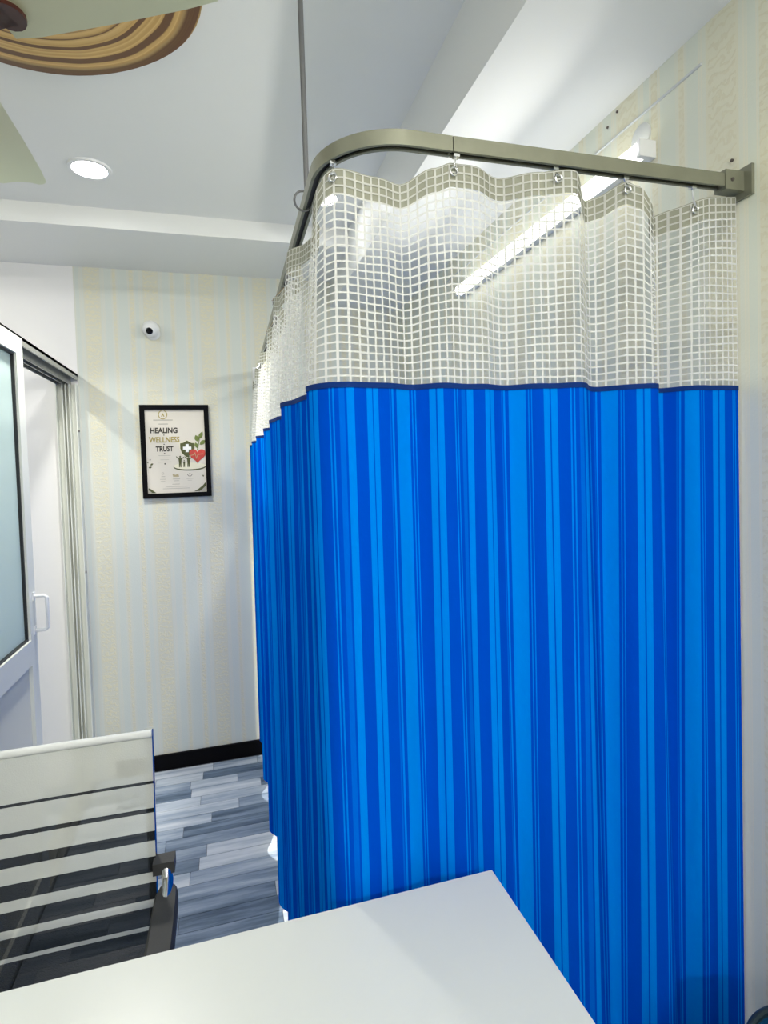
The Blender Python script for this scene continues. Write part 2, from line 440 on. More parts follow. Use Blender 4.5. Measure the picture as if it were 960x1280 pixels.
xg0, xg1 = dx1 - 0.017, dx1 - 0.008
obj('gasket', B(((xg0, a0, b0), (xg1, a0 + g, b1)), ((xg0, a1 - g, b0), (xg1, a1, b1)), ((xg0, a0, b0), (xg1, a1, b0 + g)), ((xg0, a0, b1 - g), (xg1, a1, b1))), M['gasket'], gl)
obj('lower_panel', B(((dx0 + 0.01, Y0 + SW, 0.12), (dx1 - 0.012, Y1 - SW, 0.86))), M['lower'], t)
bm = bmesh.new()
hy = Y1 - 0.022
tube(bm, [(dx1, hy, 1.09), (dx1 + 0.035, hy, 1.09), (dx1 + 0.042, hy, 1.083), (dx1 + 0.042, hy, 0.977), (dx1 + 0.035, hy, 0.97), (dx1, hy, 0.97)], 0.006, 10)
for z in (1.09, 0.97): box(bm, (dx1, hy - 0.010, z - 0.014), (dx1 + 0.004, hy + 0.010, z + 0.014))
obj('door_handle', bm, M['plastic'], t, True)

# ------------------------------------------------------------------ curtain rail
XR, YR, RC = 0.176, 0.850, 0.13
ZR = 2.0190
def arc(cx, cy_, r, a0, a1, n): return [(cx + r * math.cos(a0 + (a1 - a0) * k / n), cy_ + r * math.sin(a0 + (a1 - a0) * k / n), ZR) for k in range(n + 1)]
prof = [(-0.010, 0.012), (0.010, 0.012), (0.010, -0.012), (0.0045, -0.012), (0.0045, -0.009), (0.0075, -0.007), (0.0075, 0.008), (-0.0075, 0.008), (-0.0075, -0.007), (-0.0045, -0.009), (-0.0045, -0.012), (-0.010, -0.012)]
t = thing('curtain_rail', 'bent grey aluminium hospital curtain rail turning a corner below the ceiling', 'rail', (XR, YR, ZR))
bm = bmesh.new(); sweep(bm, [(XR + 0.016, D - 0.03, ZR), (XR + 0.008, 2.0, ZR), (XR, YR + RC + 0.0005, ZR)], prof); obj('long_track', bm, M['rail'], t)
ap = arc(XR + RC, YR + RC, RC, PI, 1.5 * PI, 20)
bm = bmesh.new(); sweep(bm, ap + [(0.375, YR, ZR)], prof); obj('corner_track', bm, M['rail'], t, True)
bm = bmesh.new(); sweep(bm, [(0.3765, YR, ZR), (RW - 0.028, YR - 0.006, ZR)], prof); obj('short_track', bm, M['rail'], t)
bm = bmesh.new(); sweep(bm, [(XR + 0.016, D - 0.03, ZR), (XR + 0.008, 2.0, ZR), (XR, YR + RC, ZR)] + ap[1:] + [(RW - 0.03, YR - 0.006, ZR)], [(-0.0074, -0.0055), (0.0074, -0.0055), (0.0074, -0.0066), (-0.0074, -0.0066)])
obj('runner_slot_shade', bm, M['dark'], t)  # dark strip inside the track, painting the shade of its open slot
bm = B(((RW - 0.007, YR - 0.034, ZR - 0.030), (RW, YR + 0.022, ZR + 0.026)), bv=0.002); box(bm, (RW - 0.05, YR - 0.0185, ZR - 0.018), (RW - 0.006, YR + 0.0075, ZR + 0.018))
wb = obj('wall_bracket', bm, M['rail'], t)
bm = bmesh.new(); lathe(bm, [(0.004, 0.002), (0.003, -0.001), (0, -0.0015)], (RW - 0.035, YR - 0.020, ZR), 'Y', 10); obj('screw', bm, M['nail'], wb)
bm = B(((XR - 0.014, D - 0.006, ZR - 0.028), (XR + 0.046, D, ZR + 0.026)), bv=0.002); box(bm, (XR + 0.003, D - 0.05, ZR - 0.018), (XR + 0.030, D - 0.005, ZR + 0.018))
obj('wall_bracket', bm, M['plastic'], t)
RY = 1.09
bm = bmesh.new(); tube(bm, [(XR, RY, ZR + 0.010), (XR, RY, ZC1)], 0.0052, 12); rd = obj('suspension_rod', bm, M['rod'], t, True)
bm = bmesh.new(); tube(bm, [(XR - 0.008 + 0.017 * math.cos(a), RY, ZR + 0.004 + 0.019 * math.sin(a)) for a in [2 * PI * k / 24 for k in range(24)]], 0.0022, 8, True)
obj('clamp_ring', bm, M['rod'], rd, True)
bm = bmesh.new(); lathe(bm, [(0.022, 0.0), (0.020, -0.006), (0.007, -0.010)], (XR, RY, ZC1), 'Z', 20); obj('ceiling_plate', bm, M['rod'], rd, True)

# ------------------------------------------------------------------ hospital curtain
CX0, CY0, CR, CXE, CYE = 0.168, 0.868, 0.05, RW - 0.009, D - 0.03
L1 = CYE - (CY0 + CR); LA = CR * PI / 2; L2 = CXE - (CX0 + CR); LT = L1 + LA + L2
ZTOP, ZB, ZBOT = 1.975, 1.634, 0.085

def base(s):
    """Plan point and outward normal of the unfolded curtain at arc length s from the far wall."""
    if s < L1: return Vector((CX0 + 0.014 * (1 - s / L1), CYE - s, 0)), Vector((-1, 0, 0))
    if s < L1 + LA:
        a = PI + (s - L1) / CR
        n = Vector((math.cos(a), math.sin(a), 0)); return Vector((CX0 + CR, CY0 + CR, 0)) + n * CR, n
    return Vector((CX0 + CR + s - L1 - LA, CY0 - 0.022 * (s - L1 - LA) / L2, 0)), Vector((0, -1, 0))

def gauss(x, c, w): return math.exp(-((x - c) / w) ** 2)
def fold(s, z):
    return fold_(s, z) + 0.024 * min(1.0, max(0.0, (ZTOP - z) / 0.32)) * min(1.0, max(0.0, (L1 + LA - s) / LA))
def fold_(s, z):
    """Outward displacement of the folds."""
    h = min(1.0, max(0.0, (ZTOP - z) / 1.9))
    if s < L1 + LA * 0.5:
        q = s
        env = 1.0 - gauss(s, L1 + LA * 0.4, 0.10)
        ph = 0.5 * math.sin(1.7 * h + q)
        d = env * (0.023 + 0.008 * h) * math.sin(2 * PI * q / 0.36 + ph + 0.8) + env * 0.006 * math.sin(2 * PI * q / 0.13 + 2 + ph)
        return d + 0.014 * gauss(s, L1 + LA * 0.4, 0.06) * (1 - 0.3 * h)
    x = CX0 + CR + s - L1 - LA
    env = (1.0 - gauss(x, CX0 + 0.03, 0.07)) * (1 - 0.8 * gauss(x, CXE, 0.05))
    sh = 0.03 * h
    d = 0.0075 * math.sin(2 * PI * (x - sh) / 0.175 + 0.6) + 0.0045 * math.sin(2 * PI * (x - sh) / 0.085 + 1.4)
    d += 0.016 * gauss(x, 0.600 + 0.5 * sh, 0.05) - 0.020 * gauss(x, 0.668 + sh, 0.030) + 0.014 * gauss(x, 0.745 + sh, 0.04) - (0.024 - 0.012 * h) * gauss(x, 0.800 + sh, 0.035)
    d = d * 1.25 - 0.013 * gauss(x, 0.405 + sh, 0.026) * min(1.0, 2.5 * h) - 0.008 * gauss(x, 0.895 + sh, 0.03) * h
    return d * env + 0.014 * gauss(s, L1 + LA * 0.5, 0.06) * (1 - 0.3 * h)

HX = [0.194, 0.383, 0.567, 0.710, 0.860]
HS = [x - CX0 - CR + L1 + LA for x in HX]
HS[0] = L1 + LA * 0.62
HS = [L1 - 0.08 - 0.178 * k for k in range(2, 11)][::-1] + HS
HEAD = [(-0.22, 1.966), (-0.08, 1.940), (0.05, 1.922), (0.135, 1.918), (0.194, 1.969), (0.238, 1.962), (0.291, 1.962), (0.347, 1.983), (0.383, 1.998), (0.432, 1.996), (0.491, 1.990), (0.567, 1.997),
        (0.601, 1.996), (0.626, 1.980), (0.645, 1.971), (0.670, 1.978), (0.710, 1.995), (0.730, 1.985), (0.757, 1.956), (0.783, 1.955), (0.832, 1.969), (0.905, 1.988), (0.985, 1.998)]
def top(s):
    """The heading sags between its hooks."""
    x = CX0 + CR + s - L1 - LA + (0.0 if s > L1 + LA else 0.5 * (L1 + LA - s) * (1 if s > L1 else LA / max(LA, L1 + LA - s)))
    x = HX[0] + (s - HS[-5]) if s < L1 + LA else x
    if s > HS[-6]:
        for (xa, za), (xb, zb) in zip(HEAD, HEAD[1:]):
            if xa <= x <= xb:
                f = (x - xa) / (xb - xa); f = f * f * (3 - 2 * f)
                return za + (zb - za) * f
        return HEAD[0][1] if x < HEAD[0][0] else HEAD[-1][1]
    ks = [0.0] + HS[:-5]
    for a, b in zip(ks, ks[1:]):
        if a <= s <= b:
            return 1.970 - 0.020 * math.sin(PI * (s - a) / max(1e-6, b - a)) ** 1.2
    return 1.970

def cpt(s, z, off=0.0):
    p, n = base(min(max(s, 0), LT)); p = p + n * (fold(s, z) + off); p.z = z
    return p

cur = thing('hospital_curtain', 'blue striped hospital curtain with white net top hanging round an examination corner', 'curtain', (CX0, CY0, 0.0))
cw = wpos(cur)
# net: a sheet of square holes with woven threads between
PIT, TH = 0.0133, 0.0029
ns = int(LT / PIT); nr = 26
ss = [];
for k in range(ns + 1):
    ss += [max(0, k * LT / ns - TH / 2), min(LT, k * LT / ns + TH / 2)]
rr = []
for k in range(nr + 1):
    rr += [max(0, k / nr - TH / 2 / (PIT * nr)), min(1, k / nr + TH / 2 / (PIT * nr))]
def net_z(s, r):
    zt = top(s); zz = zt + (ZB - zt) * r
    return zz + 0.0022 * math.sin(s * 31 + r * 9) * (r * (1 - r) * 4)
bm = bmesh.new(); g = [[bm.verts.new(cpt(s, net_z(s, r))) for r in rr] for s in ss]
for i in range(len(ss) - 1):
    for k in range(len(rr) - 1):
        if i % 2 == 1 and k % 2 == 1: continue          # a hole
        bm.faces.new((g[i][k], g[i + 1][k], g[i + 1][k + 1], g[i][k + 1]))
obj('net_panel', bm, M['net'], cur, 'all')

def strip(name, s_list, rows, m, off, uvs=False):
    bm = bmesh.new(); uvl = bm.loops.layers.uv.new('cloth') if uvs else None
    arcs = [0.0]
    for a, b in zip(s_list, s_list[1:]): arcs.append(arcs[-1] + (cpt(b, 1.2) - cpt(a, 1.2)).length)
    ref = next(a for a, s in zip(arcs, s_list) if cpt(s, 1.2).x > STRIPE_X and s > L1 + LA)
    arcs = [a - ref for a in arcs]
    g = [[bm.verts.new(cpt(s, zf(s), off)) for zf in rows] for s in s_list]
    for i in range(len(s_list) - 1):
        for k in range(len(rows) - 1):
            f = bm.faces.new((g[i][k], g[i + 1][k], g[i + 1][k + 1], g[i][k + 1]))
            if uvs:
                for l, (a, b) in zip(f.loops, ((i, k), (i + 1, k), (i + 1, k + 1), (i, k + 1))):
                    l[uvl].uv = (arcs[a], rows[b](s_list[a]))
    return obj(name, bm, m, cur, 'all')

fine = [LT * k / 420 for k in range(421)]
strip('heading_tape', fine, [lambda s: top(s) + 0.002, lambda s: top(s) - 0.014, lambda s: top(s) - 0.037], M['tape'], -0.0018)
NZ = 40
strip('fabric_panel', fine, [(lambda s, k=k: ZB + (ZBOT - ZB) * k / NZ) for k in range(NZ + 1)], M['blue'], 0.0, True)
strip('top_hem', fine, [lambda s: ZB + 0.003, lambda s: ZB - 0.006], M['hem'], 0.0016)
bm = bmesh.new()
bm.free()
for s in HS:
    zt = top(s); e = cpt(s, zt - 0.014); p, n = base(s)
    zr = ZR - 0.012
    # rail point nearest in plan
    if s < L1 - 0.02: rp = Vector((XR + 0.004, e.y, 0))
    elif s < L1 + LA: rp = Vector((XR + 0.016, YR + 0.062, 0))
    else: rp = Vector((e.x, YR - 0.002, 0))
    bm = bmesh.new()
    tube(bm, [(rp.x, rp.y, zr - 0.0012), (rp.x, rp.y, zr - 0.006), (rp.x * .5 + e.x * .5, rp.y * .5 + e.y * .5, zr * .5 + zt * .5 - 0.006), (e.x + n.x * 0.005, e.y + n.y * 0.005, zt - 0.010)], 0.0016, 6)
    box(bm, (rp.x - 0.005, rp.y - 0.005, zr - 0.006), (rp.x + 0.005, rp.y + 0.005, zr - 0.0008))
    h = obj('hook', bm, M['steel'], cur)
    bm = bmesh.new(); u = Vector((0, 0, 1)); sd = n.cross(u)
    c = e + n * 0.003
    tube(bm, [c + (sd * math.cos(a) + u * math.sin(a)) * 0.0062 for a in [2 * PI * k / 16 for k in range(16)]], 0.0019, 8, True)
    obj('eyelet', bm, M['steel'], h, True)

# ------------------------------------------------------------------ desk
DX, DY, DZ = 0.406, 0.828, 0.82
t = thing('desk', 'white laminate office desk, its bare top across the foreground', 'desk', (-0.3, 0.5, 0))
obj('desk_top', B(((-1.05, 0.16, DZ - 0.03), (DX, DY, DZ)), bv=0.0025), M['desk'], t)
obj('side_panel', B(((DX - 0.05, 0.20, 0), (DX - 0.025, DY - 0.03, DZ - 0.03))), M['desk'], t)
obj('side_panel', B(((-1.02, 0.20, 0), (-0.995, DY - 0.03, DZ - 0.03))), M['desk'], t)
obj('modesty_panel', B(((-0.995, DY - 0.14, 0.25), (DX - 0.05, DY - 0.122, DZ - 0.03))), M['desk'], t)

# ------------------------------------------------------------------ visitor chair
ch = thing('visitor_chair', 'white and black striped mesh back visitor chair behind the desk, at lower left', 'chair', (-0.40, 1.05, 0))
cxl, cxr = -0.588, -0.176
zt_, zb_ = 0.935, 0.48
def by(z): return 1.30 - (0.935 - z) * 0.10 + (0.03 if z < 0.55 else 0) * 0
def curve(x): return 0.003 * (1 - ((x - (cxl + cxr) / 2) / ((cxr - cxl) / 2)) ** 2)
bands = [(0.8295, 0.8235), (0.7725, 0.7630), (0.7240, 0.7040), (0.6710, 0.6390), (0.6180, 0.5830), (0.5670, 0.5295), (0.5210, 0.4600)]
edges = [0.930]
for a, b in bands: edges += [a, b]
for i, (za, zb2) in enumerate(zip(edges, edges[1:])):
    bm = bmesh.new(); cols = 14
    row = [[bm.verts.new((cxl + (cxr - cxl) * k / cols, by(z) + curve(cxl + (cxr - cxl) * k / cols), z)) for k in range(cols + 1)] for z in (za, zb2)]
    for k in range(cols): bm.faces.new((row[0][k], row[0][k + 1], row[1][k + 1], row[1][k]))
    obj('black_band' if i % 2 else 'white_band', bm, M['band_black'] if i % 2 else M['band_white'], ch, 'all')
bm = bmesh.new(); tube(bm, [(cxl + (cxr - cxl) * k / 14, by(0.935) + curve(cxl + (cxr - cxl) * k / 14), 0.930) for k in range(15)], 0.0085, 12); obj('top_roll', bm, M['roll'], ch, True)
for nm, x in (('side_frame', cxr - 0.008), ('side_frame', cxl + 0.008)):
    bm = bmesh.new(); tube(bm, [(x, by(0.94) + 0.012, 0.936), (x, by(0.7) + 0.012, 0.70), (x, by(0.5) + 0.012, 0.50), (x, by(0.45) - 0.01, 0.45), (x, 1.22, 0.425), (x, 0.86, 0.44)], 0.010, 10); obj(nm, bm, M['steel'], ch, True)
for x, sgn in ((cxr, 1), (cxl, -1)):
    ax = x + sgn * 0.026
    bm = bmesh.new()
    n = 8; rows = []
    ys = [1.238, 1.232, 1.215, 1.18, 1.12, 1.05, 0.99, 0.965, 0.958]; ws = [0.010, 0.018, 0.0225, 0.024, 0.025, 0.0255, 0.025, 0.019, 0.008]
    for yy, ww in zip(ys, ws):
        zc = 0.615
        rows.append([bm.verts.new((ax + dx * ww, yy, zc + dz)) for dx, dz in ((-0.8, 0.014), (0.8, 0.014), (1, 0.008), (1, -0.010), (0.7, -0.014), (-0.7, -0.014), (-1, -0.010), (-1, 0.008))])
    for A, Bq in zip(rows, rows[1:]):
        for k in range(8): bm.faces.new((A[k], A[(k + 1) % 8], Bq[(k + 1) % 8], Bq[k]))
    bm.faces.new(rows[0]); bm.faces.new(rows[-1][::-1])
    pad = obj('armrest', bm, M['chair_black'], ch, True)
    bm = bmesh.new(); tube(bm, [(x + sgn * 0.022, by(0.64) - 0.012, 0.650), (ax, 1.245, 0.632), (ax, 1.20, 0.617)], 0.012, 12)
    obj('armrest_bracket', bm, M['steel'], pad, True)
    bm = bmesh.new(); tube(bm, [(ax, 1.02, 0.605), (ax, 1.01, 0.53), (x, 1.02, 0.44)], 0.010, 10); obj('armrest_post', bm, M['steel'], pad, True)
    bm = B(((x - 0.004 if sgn > 0 else ax - 0.014, by(0.66) - 0.024, 0.643), (ax + 0.014 if sgn > 0 else x + 0.004, by(0.66) + 0.010, 0.668)), bv=0.010); obj('armrest_clamp', bm, M['chair_black'], pad, True)
bm = B(((cxl + 0.012, 0.90, 0.435), (cxr - 0.012, 1.24, 0.475)), bv=0.015); obj('seat', bm, M['chair_black'], ch, True)
for x in (cxl + 0.05, cxr - 0.05):
    for yy, y2 in ((0.93, 0.88), (1.19, 1.26)):
        bm = bmesh.new(); tube(bm, [(x, yy, 0.436), (x, y2, 0.012), (x, y2, 0.0)], 0.011, 10); obj('leg', bm, M['steel'], ch, True)

# ------------------------------------------------------------------ framed poster
PXL, PXR, PZB, PZT = -0.392, -0.066, 1.383, 1.847
po = thing('framed_poster', 'black framed poster reading healing wellness trust on far wallpaper', 'poster', ((PXL + PXR) / 2, D, (PZB + PZT) / 2))
fwid, fd = 0.023, 0.020
bm = B(((PXL, D - fd, PZB), (PXL + fwid, D, PZT)), ((PXR - fwid, D - fd, PZB), (PXR, D, PZT)), ((PXL + fwid, D - fd, PZB), (PXR - fwid, D, PZB + fwid)), ((PXL + fwid, D - fd, PZT - fwid), (PXR - fwid, D, PZT)))
obj('picture_frame', bm, M['frame'], po)
IX0, IX1, IZ0, IZ1 = PXL + fwid, PXR - fwid, PZB + fwid, PZT - fwid
pr = obj('print', B(((IX0 - .002, D - 0.010, IZ0 - .002), (IX1 + .002, D - 0.004, IZ1 + .002))), M['paper'], po)

def pq(px, py):
    """A place on the print, in the units of a layout 0..1000 high."""
    v = (py - 112) / 995.0; u = (px - (105 + 40 * v)) / (710 - 10 * v)
    return IX0 + u * (IX1 - IX0), IZ1 - v * (IZ1 - IZ0)
def flat(name, polys, m, layer=1, stuff=False):
    bm = bmesh.new(); yy = D - 0.010 - 0.0004 * layer
    for poly in polys:
        vs = []
        for q in poly:
            x, z = pq(*q)
            x = min(max(x, IX0 + .0005), IX1 - .0005); z = min(max(z, IZ0 + .0005), IZ1 - .0005)
            vs.append(bm.verts.new((x, yy, z)))
        f = bm.faces.new(vs)
    bmesh.ops.remove_doubles(bm, verts=bm.verts, dist=1e-6)
    bmesh.ops.triangulate(bm, faces=bm.faces)
    ext = bmesh.ops.extrude_face_region(bm, geom=bm.faces[:])
    bmesh.ops.translate(bm, verts=[v for v in ext['geom'] if isinstance(v, bmesh.types.BMVert)], vec=(0, -0.0003, 0))
    o = obj(name, bm, m, pr)
    if stuff: o['kind'] = 'stuff'
    return o
def circ(cx, cy_, rx, ry, n=28, a0=0, a1=2 * PI): return [(cx + rx * math.cos(a0 + (a1 - a0) * k / n), cy_ + ry * math.sin(a0 + (a1 - a0) * k / n)) for k in range(n + (0 if abs(a1 - a0 - 2 * PI) < 1e-6 else 1))]
def ringp(cx, cy_, r, wd, a0, a1, n=24):
    o = circ(cx, cy_, r, r, n, a0, a1 - 1e-4); q = circ(cx, cy_, r - wd, r - wd, n, a0, a1 - 1e-4)
    return [[o[k], o[k + 1], q[k + 1], q[k]] for k in range(n)]
def rect(x0, y0, x1, y1): return [(x0, y0), (x1, y0), (x1, y1), (x0, y1)]
def leafp(x, y, L, W, ang, n=8):
    ca, sa = math.cos(ang), math.sin(ang); pts = []
    for k in range(n + 1): pts.append((L * k / n, W * math.sin(PI * k / n)))
    for k in range(n - 1, 0, -1): pts.append((L * k / n, -W * math.sin(PI * k / n)))
    return [(x + a * ca - b * sa, y + a * sa + b * ca) for a, b in pts]
def words_(name, body, x0, y0, x1, y1, m, thick=0.02):
    cu = bpy.data.curves.new(name, 'FONT'); cu.body = body; cu.offset = thick; cu.resolution_u = 3
    to = bpy.data.objects.new(name, cu); COL.objects.link(to)
    me = bpy.data.meshes.new_from_object(to)
    bpy.data.objects.remove(to); bpy.data.curves.remove(cu)
    xs = [v.co.x for v in me.vertices]; ys_ = [v.co.y for v in me.vertices]
    a0, a1, b0, b1 = min(xs), max(xs), min(ys_), max(ys_)
    bm = bmesh.new(); bm.from_mesh(me); bpy.data.meshes.remove(me)
    for v in bm.verts:
        px = x0 + (v.co.x - a0) / (a1 - a0) * (x1 - x0); py = y1 - (v.co.y - b0) / (b1 - b0) * (y1 - y0)
        x, z = pq(px, py); v.co = (x, D - 0.0108, z)
    return obj(name, bm, m, pr)
words_('headline', 'HEALING', 172, 325, 495, 392, M['ink'], 0.040)
words_('headline', 'WELLNESS', 155, 435, 520, 503, M['gold'], 0.028)
words_('headline', 'TRUST', 235, 545, 445, 610, M['ink'], 0.040)
flat('wreath_emblem', [*ringp(320, 172, 55, 10, -0.40 * PI, 1.40 * PI), [(300, 195), (320, 150), (342, 195), (330, 195), (320, 175), (312, 195)]], M['gold'], 1, True)
flat('small_print', [rect(208, 230, 438, 241), rect(270, 278, 382, 288), rect(268, 655, 412, 660), rect(282, 684, 398, 688), rect(290, 706, 392, 710), rect(262, 732, 418, 737),
                     rect(430, 1000, 518, 1006), rect(350, 1030, 610, 1034), rect(318, 1052, 640, 1057)], M['faint'], 1, True)
flat('small_print', [rect(285, 938, 352, 943), rect(292, 962, 345, 966), rect(436, 938, 522, 944), rect(448, 960, 512, 965), rect(600, 938, 680, 943), rect(614, 960, 664, 964)], M['faint'], 1, True)
flat('bullet', [circ(333, 414, 7, 7, 8), circ(335, 524, 7, 7, 8), circ(340, 633, 9, 7, 8), circ(344, 757, 9, 9, 8)], M['ink'], 1, True)
flat('corner_swoosh', [[(150, 1042), (178, 1052), (212, 1078), (240, 1100), (148, 1100)]], M['olive'])
flat('corner_swoosh', [[(836, 985), (836, 1095), (690, 1098), (740, 1072), (795, 1030)]], M['olive'])
flat('corner_swoosh', [[(150, 1066), (172, 1078), (200, 1103), (146, 1103)]], M['faint'], 2)
flat('corner_swoosh', [[(838, 1030), (838, 1100), (750, 1100), (795, 1070)]], M['faint'], 2)
flat('leaf_sprig', [leafp(165, 715, 22, 7, -1.1), leafp(170, 770, 42, 11, -0.5), leafp(152, 800, 40, 11, -0.25), leafp(150, 745, 20, 6, -2.3), leafp(806, 925, 26, 9, -1.9)], M['olive'], 1, True)
sh = [(610, 482), (660, 512), (702, 515), (700, 580), (680, 630), (645, 660), (610, 685), (575, 660), (545, 630), (527, 580), (525, 515), (562, 510)]
flat('shield', [[(615 + (x - 615) * 1.08, 580 + (y_ - 580) * 1.08) for x, y_ in sh]], M['cream'], 1)
flat('shield', [sh], M['olive'], 2)
flat('medical_cross', [rect(592, 525, 628, 622), rect(560, 556, 592, 592), rect(628, 556, 660, 592)], M['plastic'], 3)
for q in (leafp(745, 500, 88, 28, -1.95), leafp(752, 470, 105, 24, -1.1), leafp(762, 535, 90, 25, -0.65), leafp(738, 580, 80, 20, -1.95)): flat('leaf', [q], M['leaf'], 2)
flat('branch', [[(728, 600), (740, 600), (764, 470), (757, 470)]], M['leaf'], 2)
hp = []
for k in range(48):
    a = 2 * PI * k / 48; hp.append((735 + 6.3 * 16 * math.sin(a) ** 3, 662 - 6.0 * (13 * math.cos(a) - 5 * math.cos(2 * a) - 2 * math.cos(3 * a) - math.cos(4 * a))))
hp = [(min(x, 828), y_) for x, y_ in hp]
flat('heart', [hp], M['red'], 4)
flat('heartbeat_line', [[(650, 660), (690, 655), (705, 625), (722, 690), (738, 650), (800, 640), (800, 646), (742, 657), (722, 706), (704, 643), (694, 661), (650, 666)]], M['sand'], 5)
flat('dish', [circ(640, 800, 195, 46, 36)], M['olive'], 1)
flat('dish', [circ(640, 790, 192, 40, 36)], M['cream'], 2)
def person_p(x, y, s, arms):
    out = [circ(x, y - 62 * s, 11 * s, 12 * s, 10), [(x - 20 * s, y - 45 * s), (x + 20 * s, y - 45 * s), (x + 15 * s, y + 10 * s), (x + 14 * s, y + 65 * s), (x + 3 * s, y + 65 * s), (x, y + 20 * s), (x - 3 * s, y + 65 * s), (x - 14 * s, y + 65 * s), (x - 15 * s, y + 10 * s)]]
    if arms: out += [[(x - 18 * s, y - 45 * s), (x - 52 * s, y - 72 * s), (x - 46 * s, y - 56 * s), (x - 16 * s, y - 30 * s)], [(x + 18 * s, y - 45 * s), (x + 48 * s, y - 62 * s), (x + 44 * s, y - 48 * s), (x + 16 * s, y - 30 * s)]]
    return out
for q in (person_p(525, 738, 1.0, True), person_p(573, 762, 0.62, False), person_p(626, 738, 0.98, True)): flat('person_silhouette', q, M['olive'], 3, True)
flat('small_icon', [*ringp(318, 872, 14, 4, 0, 2 * PI), rect(300, 905, 345, 912)], M['faint'], 1, True)
flat('small_icon', [[(440, 915), (432, 880), (470, 892), (500, 876), (512, 915)]], M['sand'])
flat('small_icon', [*ringp(640, 885, 30, 5, 0, PI), circ(640, 885, 9, 9, 10)], M['ink'], 1, True)

# ------------------------------------------------------------------ security camera
cx_, cz_ = -0.318, 2.215
t = thing('security_camera', 'small white ball security camera above the framed poster', 'camera', (cx_, D, cz_))
bm = bmesh.new(); lathe(bm, [(0.034, 0), (0.034, -0.008), (0.028, -0.016), (0.012, -0.020)], (cx_ + 0.004, D, cz_ - 0.012), 'Y', 24); obj('camera_base', bm, M['plastic'], t, True)
bm = bmesh.new(); bmesh.ops.create_uvsphere(bm, u_segments=24, v_segments=16, radius=0.040, matrix=Matrix.Translation((cx_, D - 0.045, cz_))); bl = obj('camera_ball', bm, M['plastic'], t, 'all')
dv = Vector((0.0, -0.78, -0.45)).normalized()
rot = dv.to_track_quat('Z', 'Y').to_matrix().to_4x4()
bm = bmesh.new(); lathe(bm, [(0.017, 0.034), (0.015, 0.041), (0, 0.0415)], (0, 0, 0), 'Z', 20); bmesh.ops.transform(bm, matrix=Matrix.Translation((cx_ - 0.004, D - 0.045, cz_)) @ rot, verts=bm.verts); obj('camera_lens', bm, M['lens'], bl, True)

# ------------------------------------------------------------------ ceiling medallion and fan
MC = Vector((-0.405, 1.302, ZC1))
bm = bmesh.new(); n = 72; ro = []
def mr(a): return 0.396 + 0.006 * math.sin(3 * a + 0.5) + 0.004 * math.sin(5 * a)
top_ = [bm.verts.new((MC.x + mr(2 * PI * k / n) * math.cos(2 * PI * k / n), MC.y + mr(2 * PI * k / n) * math.sin(2 * PI * k / n), ZC1)) for k in range(n)]
bot_ = [bm.verts.new((v.co.x, v.co.y, ZC1 - 0.006)) for v in top_]
bm.faces.new(top_); bm.faces.new(bot_[::-1])
for k in range(n): bm.faces.new((top_[k], top_[(k + 1) % n], bot_[(k + 1) % n], bot_[k]))
md = tag(obj('ceiling_medallion', bm, M['slice'], None, False, MC), 'round wood slice ceiling medallion with brown growth rings, behind the fan', 'medallion')
HUB = Vector((-0.510, 1.262, 0)); ZF = 2.35
fan = thing('ceiling_fan', 'pale cream three blade ceiling fan cut off by the upper left corner', 'fan', (HUB.x, HUB.y, ZF))
bm = bmesh.new(); lathe(bm, [(0.016, ZF + 0.05), (0.016, ZC1 - 0.03)], (HUB.x, HUB.y, 0), 'Z', 16); obj('down_rod', bm, M['blade'], fan, True)
bm = bmesh.new(); lathe(bm, [(0.055, ZC1 - 0.0065), (0.050, ZC1 - 0.03), (0.018, ZC1 - 0.07)], (HUB.x, HUB.y, 0), 'Z', 24); obj('canopy', bm, M['brown'], fan, True)
bm = bmesh.new(); lathe(bm, [(0.0, ZF - 0.035), (0.05, ZF - 0.034), (0.085, ZF - 0.02), (0.09, ZF + 0.01), (0.075, ZF + 0.04), (0.02, ZF + 0.055)], (HUB.x, HUB.y, 0), 'Z', 32); obj('motor_housing', bm, M['brown'], fan, True)
for ang in (-27.8, 92.0, 212.0):
    a = math.radians(ang); R = Matrix.Translation((HUB.x, HUB.y, ZF)) @ Matrix.Rotation(a, 4, 'Z') @ Matrix.Rotation(math.radians(-5), 4, 'X')
    bm = bmesh.new(); pr_ = []
    stn = [(0.15, 0.052), (0.20, 0.060), (0.35, 0.066), (0.50, 0.069), (0.565, 0.067), (0.578, 0.058), (0.582, 0.045)]
    for yy in (1, -1):
        pass
    rows = [[bm.verts.new((x, k * wdt, 0.006 * (1 - k * k) + 0.002)) for k in (-1, -0.5, 0, 0.5, 1)] for x, wdt in stn]
    for A, Bq in zip(rows, rows[1:]):
        for k in range(4): bm.faces.new((A[k], A[k + 1], Bq[k + 1], Bq[k]))
    bmesh.ops.solidify(bm, geom=bm.faces[:], thickness=0.0025)
    bmesh.ops.transform(bm, matrix=R, verts=bm.verts)
    bl = obj('blade', bm, M['blade'], fan, True)
    bm = B(((0.07, -0.018, -0.010), (0.19, 0.018, -0.001)), bv=0.003)
    lathe(bm, [(0.030, -0.010), (0.030, -0.002)], (0.185, 0, 0), 'Z', 16)
    bmesh.ops.transform(bm, matrix=R, verts=bm.verts); obj('blade_bracket', bm, M['brown'], bl)

